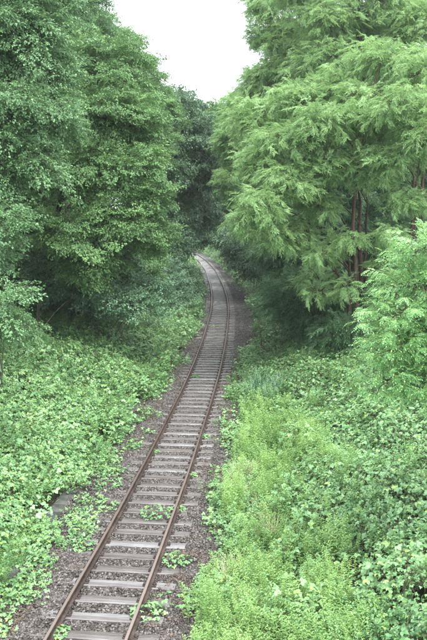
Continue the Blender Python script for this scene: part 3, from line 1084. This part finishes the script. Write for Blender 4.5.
for px_c, z_c, bx_, w_ in [(368, 31.5, -.5, "slim locust with reddish trunk standing nearest the brambles"), (351, 33, -.4, "slim leaning locust left of the reddish pair"), (402, 32, .3, "slim locust behind the young bright one")]:
    x_, y_, h_ = PX(px_c, 305, z_c)
    T("slim_locust", w_, "tree", (x_, y_), 'locust', [cl(px_c - 12, 95, z_c, 1.0, 1.1, .6), cl(px_c + 10, 130, z_c + .6, .9, 1.0, .5), cl(px_c - 22, 160, z_c + .5, .8, .9, .45), cl(px_c + 16, 60, z_c, 1.1, 1.1, .7), cl(px_c - 16, 238, z_c - .4, .55, .7, .3)],
      trunk_r=.10, bark='bark_red', droop=.3, bend=(bx_, 0))
T("locust_tree", "tall thin crowned locust at the top right with dark limbs against the foliage", "tree", (9.8, 44), 'locust',
  [cl(330, 20, 43, 2.2, 2.2, 1.5), cl(375, 5, 43, 2.2, 2.2, 1.5), cl(420, 25, 42, 2.2, 2.2, 1.5), cl(300, -10, 44, 2.4, 2.4, 1.6), cl(350, -40, 44, 3, 2.6, 1.8), cl(410, -40, 44, 3, 2.6, 1.8), cl(385, 60, 43, 2.0, 2.0, 1.2), cl(325, 60, 43, 2.2, 2, 1.4), cl(425, 80, 43, 2.2, 2, 1.4), cl(355, 35, 46, 2.6, 2, 1.6)],
  trunk_r=.24, bark='bark_red', droop=.4, dens=.8, boughs=.8)
T("locust_tree", "pale green locust on the skyline right of the sky gap with loose twigs", "tree", (7.8, 53), 'locust',
  [cl(262, 5, 50, 1.3, 2, 1.1), cl(256, 35, 50, .8, 1.4, .7), cl(285, 40, 50, 2.0, 2.2, 1.6), cl(290, 80, 50, 2.4, 2.4, 1.9), cl(262, 85, 51, 1.6, 2.2, 1.5), cl(290, -20, 50, 2.4, 2.4, 1.8), cl(270, 115, 51, 2.2, 2.4, 1.8), cl(320, 60, 50, 2.4, 2.4, 2)],
  trunk_r=.24, bark='bark_red', dens=.9, size=1.15)
T("acacia_tree", "rounded light tree farther back right of the bend", "tree", (8.5, 68), 'locust',
  [cl(245, 110, 66, 2.0, 2.6, 1.8), cl(238, 145, 66, 2.1, 2.6, 2.2), cl(262, 150, 66, 2.6, 2.6, 2.4), cl(240, 185, 66, 1.9, 2.4, 1.9), cl(265, 195, 66, 2.6, 2.6, 2.4), cl(270, 110, 66, 2.6, 2.6, 2.4), cl(255, 225, 65, 2, 2.4, 1.6)],
  trunk_r=.25, size=1.3, dens=.9)
T("acacia_tree", "pale crown closing the far end of the cutting below the sky", "tree", (8.5, 92), 'maple',
  [cl(222, 118, 90, 2.2, 2.6, 1.8), cl(240, 112, 90, 2.4, 2.6, 2), cl(215, 140, 90, 2.3, 2.8, 2.4), cl(235, 150, 90, 2.8, 3, 2.8), cl(218, 175, 90, 2.2, 3, 2.4), cl(238, 190, 90, 3, 3, 3), cl(225, 212, 92, 2.0, 3, 1.8)],
  trunk_r=.3, size=1.5, dens=.8)
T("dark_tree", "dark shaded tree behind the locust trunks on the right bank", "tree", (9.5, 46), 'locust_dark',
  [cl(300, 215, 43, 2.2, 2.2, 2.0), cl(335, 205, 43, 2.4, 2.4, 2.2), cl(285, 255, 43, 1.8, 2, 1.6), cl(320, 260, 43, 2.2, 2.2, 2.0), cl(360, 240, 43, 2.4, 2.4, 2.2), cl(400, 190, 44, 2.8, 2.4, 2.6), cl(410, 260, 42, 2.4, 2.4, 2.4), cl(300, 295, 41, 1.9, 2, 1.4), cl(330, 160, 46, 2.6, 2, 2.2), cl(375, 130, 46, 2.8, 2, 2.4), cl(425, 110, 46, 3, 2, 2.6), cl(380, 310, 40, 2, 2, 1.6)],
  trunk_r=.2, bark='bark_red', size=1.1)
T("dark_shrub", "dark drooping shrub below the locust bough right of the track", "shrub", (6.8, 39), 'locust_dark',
  [cl(285, 300, 38, 1.3, 1.4, 1.2), cl(310, 320, 37, 1.4, 1.4, 1.0), cl(340, 300, 36, 1.4, 1.4, 1.3), cl(330, 335, 34, 1.2, 1.2, .8), cl(350, 330, 32, 1.1, 1.1, .8)], trunk_r=.06, stems=3)
T("dark_shrub", "low dark shrub beside the far bend right of the rails", "shrub", (4.6, 78), 'deep',
  [cl(245, 250, 76, 1.9, 2.2, 1.5), cl(255, 262, 70, 1.6, 2, 1.2), cl(238, 240, 82, 2, 2.2, 1.6)], trunk_r=.06, stems=3, size=1.3)
T("young_locust", "fresh bright green young locust reaching in from the right edge", "tree", (5.9, 13.6), 'fresh',
  [cl(425, 250, 13, .45, .6, .28), cl(418, 285, 13, .6, .7, .32), cl(400, 315, 13, .55, .6, .28), cl(430, 330, 13.2, .8, .8, .4), cl(405, 350, 12.8, .55, .6, .3), cl(385, 380, 12.8, .4, .5, .2), cl(425, 385, 12.8, .7, .7, .35), cl(455, 290, 13.5, .9, .9, .5), cl(470, 360, 13, 1, 1, .6)],
  trunk_r=.06, size=.8, droop=-.15, boughs=2.2, dens=1.2, stems=2)

for px_c, py_c, z_c, w_ in [(212, 238, 165, "at the very end of the visible rails"), (232, 236, 130, "right of the last rails beside the bend"), (224, 228, 185, "tallest at the end of the cutting"), (203, 232, 200, "left of the last rails in the distance"), (246, 232, 110, "right of the bend below the pale crown")]:
    x_, y_, h_ = PX(px_c, py_c, z_c)
    T("leafy_shrub", "mid green shrub " + w_, "shrub", (x_, y_), 'maple', [cl(px_c, py_c, z_c, 3.4, 3.0, 2.4), cl(px_c - 6, py_c + 3, z_c, 2.6, 2.6, 1.8), cl(px_c + 5, py_c - 9, z_c + 2, 3.4, 3, 3)], trunk_r=.1, size=1.7, dens=.7, boughs=.7)

# ---- farther rows closing the cutting on both sides
far = [(-13, 34, 15, 'maple', 'ash'), (-16, 44, 19, 'maple', 'maple'), (-14, 62, 20, 'maple', 'ash'), (-15, 80, 20, 'maple', 'maple'), (-17, 104, 21, 'maple', 'maple'),
       (-22, 128, 20, 'maple', 'ash'), (15, 34, 18, 'locust', 'locust_dark'), (14.5, 54, 21, 'locust', 'locust'), (13.5, 76, 20, 'locust', 'locust_dark'), (13, 100, 21, 'maple', 'maple'),
       (8, 124, 19, 'maple', 'maple'), (5.5, 150, 18, 'maple', 'maple'), (-2, 178, 17, 'maple', 'maple'), (-17, 150, 18, 'dark', 'deep'), (-8, 212, 18, 'dark', 'deep'), (10, 185, 20, 'maple', 'ash'), (-12, 25, 16, 'maple', 'ash'), (-14, 52, 14, 'maple', 'maple'), (-19, 68, 17, 'maple', 'ash'), (-19, 36, 15, 'maple', 'maple')]
where = ["behind the left edge tree, half hidden", "high behind the broad maple", "at the back of the left skyline", "behind the dark hanging tree", "deep in the left woods past the bend",
         "beyond the far bend on the left", "behind the locusts at the right edge", "tall behind the top right locust", "behind the rounded light tree on the right", "right of the far bend", "right of the last visible rails",
         "closing the view past the last rails", "at the very end of the cutting", "left of the last visible rails, dark", "dark behind the end of the cutting", "farthest back on the right", "left of the frame edge above the brambles", "in the gap between the left edge tree and the broad maple", "far behind the gap at the left", "in the woods behind the left edge tree"]
for (x, y, top, nm, sp), w in zip(far, where):
    gz0 = float(ground(x, y))
    cs = []
    rr = random.uniform(3.2, 4.2)
    nC = 9
    for i in range(nC):
        a = i * 2.4 + random.uniform(-.4, .4)
        t = (i + .6) / nC
        z_ = gz0 + 2.2 + (top - 2.2) * t
        rad = rr * (.85 - .55 * abs(t - .45))
        cs.append((x + math.cos(a) * rad * .65, y + math.sin(a) * rad * .65, z_, rad * .75, rad * .75, rad * .6))
    T(nm + "_tree", "%s tree %s" % ({'ash': 'grey green', 'maple': 'mid green', 'locust': 'feathery light', 'locust_dark': 'feathery darker', 'deep': 'dark'}[sp], w), "tree", (x, y), sp, cs,
      trunk_r=.25, size=1.35, dens=.75, bark='bark_red' if nm == 'locust' else 'bark')
print("SPRAYS", TOTAL)

# ------------------------------------------------------------------ single plants on and beside the track
def weed(label, px, py, size, kind='bramble_light', lift=0.0):
    z = (CAM_H + .15) * 700 / math.cos(PITCH) / (py - 218)
    x, y, _ = PX(px, py, z)
    b = Buf()
    n = 60
    for i in range(n):
        a, r = u(0, 6.28), size * math.sqrt(G.random())
        h = size * .75 * (1 - .6 * (r / size) ** 2) * u(.35, 1.05)
        c = np.array([math.cos(a) * r, math.sin(a) * r, h])
        tube(b, curve3((c[0] * .2, c[1] * .2, 0), c, (0, 0, .02), 4), [.003, .003, .002, .0015], 3, 1)
        Rm = rotz(a - math.pi / 2 + u(-.5, .5)) @ rotx(u(-.5, .3)) @ roty(u(-.4, .4))
        s_ = .062 * u(.7, 1.25) * (size / .3) ** .3
        for yaw, q in ((0, 1.1), (1.2, .9), (-1.2, .9)):
            v, f = leaf_shape('oval', s_ * q, s_ * q * .72, .12, .15)
            b.add((v @ rotz(yaw).T) @ Rm.T + c, f, 0)
    root = empty("weed_clump", (x, y, BALLAST + .02 + lift))
    tag(root, label, "weed", "weed clumps growing on the track")
    bb = [Buf(), Buf()]
    vv, ff, mm = b.v, b.f, b.m
    base = 0
    for v, f, m in zip(vv, ff, mm):
        bb[m[0]].add(v, f - base, 0)
        base += len(v)
    o = link("leaves", bb[0].mesh("leaves", [M[kind]]), root)
    o['kind'] = 'stuff'
    o = link("stems", bb[1].mesh("stems", [M['twig']]), root)
    o['kind'] = 'stuff'
    return root


weed("bushy green weed between the rails in front of the middle sleepers, largest on the track", 157, 514, .46)
weed("green weed against the inside of the right rail near the bottom", 147, 612, .34)
weed("small weed against the left rail at the bottom of the picture", 60, 631, .20)
weed("green weed left of the left rail level with the bushy one", 106, 507, .38)
weed("small yellowish weed touching the right rail above the bushy one", 192, 474, .16)
weed("leafy weed patch on the gravel shoulder level with the lowest sleepers", 30, 585, .45)
weed("leafy weed on the left shoulder between trough and sleepers", 82, 545, .3)
weed("yellow green weed at the right sleeper ends near the bottom", 176, 560, .34)
weed("tiny weed beside the left rail halfway up the near track", 155, 450, .14)
weed("small pale weed between the rails where the track starts to bend", 196, 376, .22)
weed("low weed outside the right rail next to the bushy one", 178, 508, .2)
weed("weed tuft at the right rail beyond the middle of the near track", 204, 436, .2)
weed("small weed between the far rails on the light sleepers", 213, 326, .16)

x, y, _ = PX(268, 385, 30)
gt = empty("grass_clump", (x, y, float(ground(x, y)) + .45))
tag(gt, "tall clump of bluish grass blades right of the track", "grass clump")
G = np.random.default_rng(21)
bb = Buf()
for k in range(9):
    pm = patch_blades(n=50, h=1.15, rad=.25, w=.013, lean=.6)
    n = len(pm.vertices)
    co = np.zeros(n * 3, np.float32)
    pm.vertices.foreach_get("co", co)
    idx = np.zeros(len(pm.loops), np.int32)
    pm.loops.foreach_get("vertex_index", idx)
    bb.add(co.reshape(-1, 3) + np.array([u(-.75, .75), u(-1.2, 1.2), u(-.05, .1)]), idx.reshape(-1, 3), 0)
    bpy.data.meshes.remove(pm)
o = link("blades", bb.mesh("blades", [M['grass']]), gt)
o['kind'] = 'stuff'

# bare sapling stick at the edge of the gravel
x, y, _ = PX(260, 362, 41)
b = Buf()
z0 = float(ground(x, y))
tube(b, curve3((0, 0, -.1), (.05, 0, 1.5), (.06, 0, 0), 7), np.linspace(.035, .015, 7), 6)
tube(b, curve3((.05, 0, .8), (-.25, .05, 1.25), (0, 0, .05), 5), np.linspace(.014, .006, 5), 4)
tube(b, curve3((.05, 0, 1.0), (.33, .05, 1.35), (0, 0, .05), 5), np.linspace(.012, .005, 5), 4)
o = link("bare_sapling", b.mesh("bare_sapling", [M['bark']], True), None, (x, y, z0))
tag(o, "thin bare stem standing at the gravel edge right of the track", "sapling")

# ------------------------------------------------------------------ humid air
hz, nt = new_mat("humid_air")
_o = N(nt, "ShaderNodeOutputMaterial")
_v = N(nt, "ShaderNodeVolumePrincipled")
_v.inputs["Color"].default_value = (.93, .97, 1.0, 1)
_v.inputs["Density"].default_value = 0.00032
_v.inputs["Anisotropy"].default_value = 0.2
nt.links.new(_v.outputs[0], _o.inputs["Volume"])
b = Buf()
box(b, (0, 570, 15.5), (1440, 1290, 35))
hz_o = link("haze", b.mesh("haze", [hz]))
tag(hz_o, "thin humid haze filling the cutting", "haze", kind="stuff")
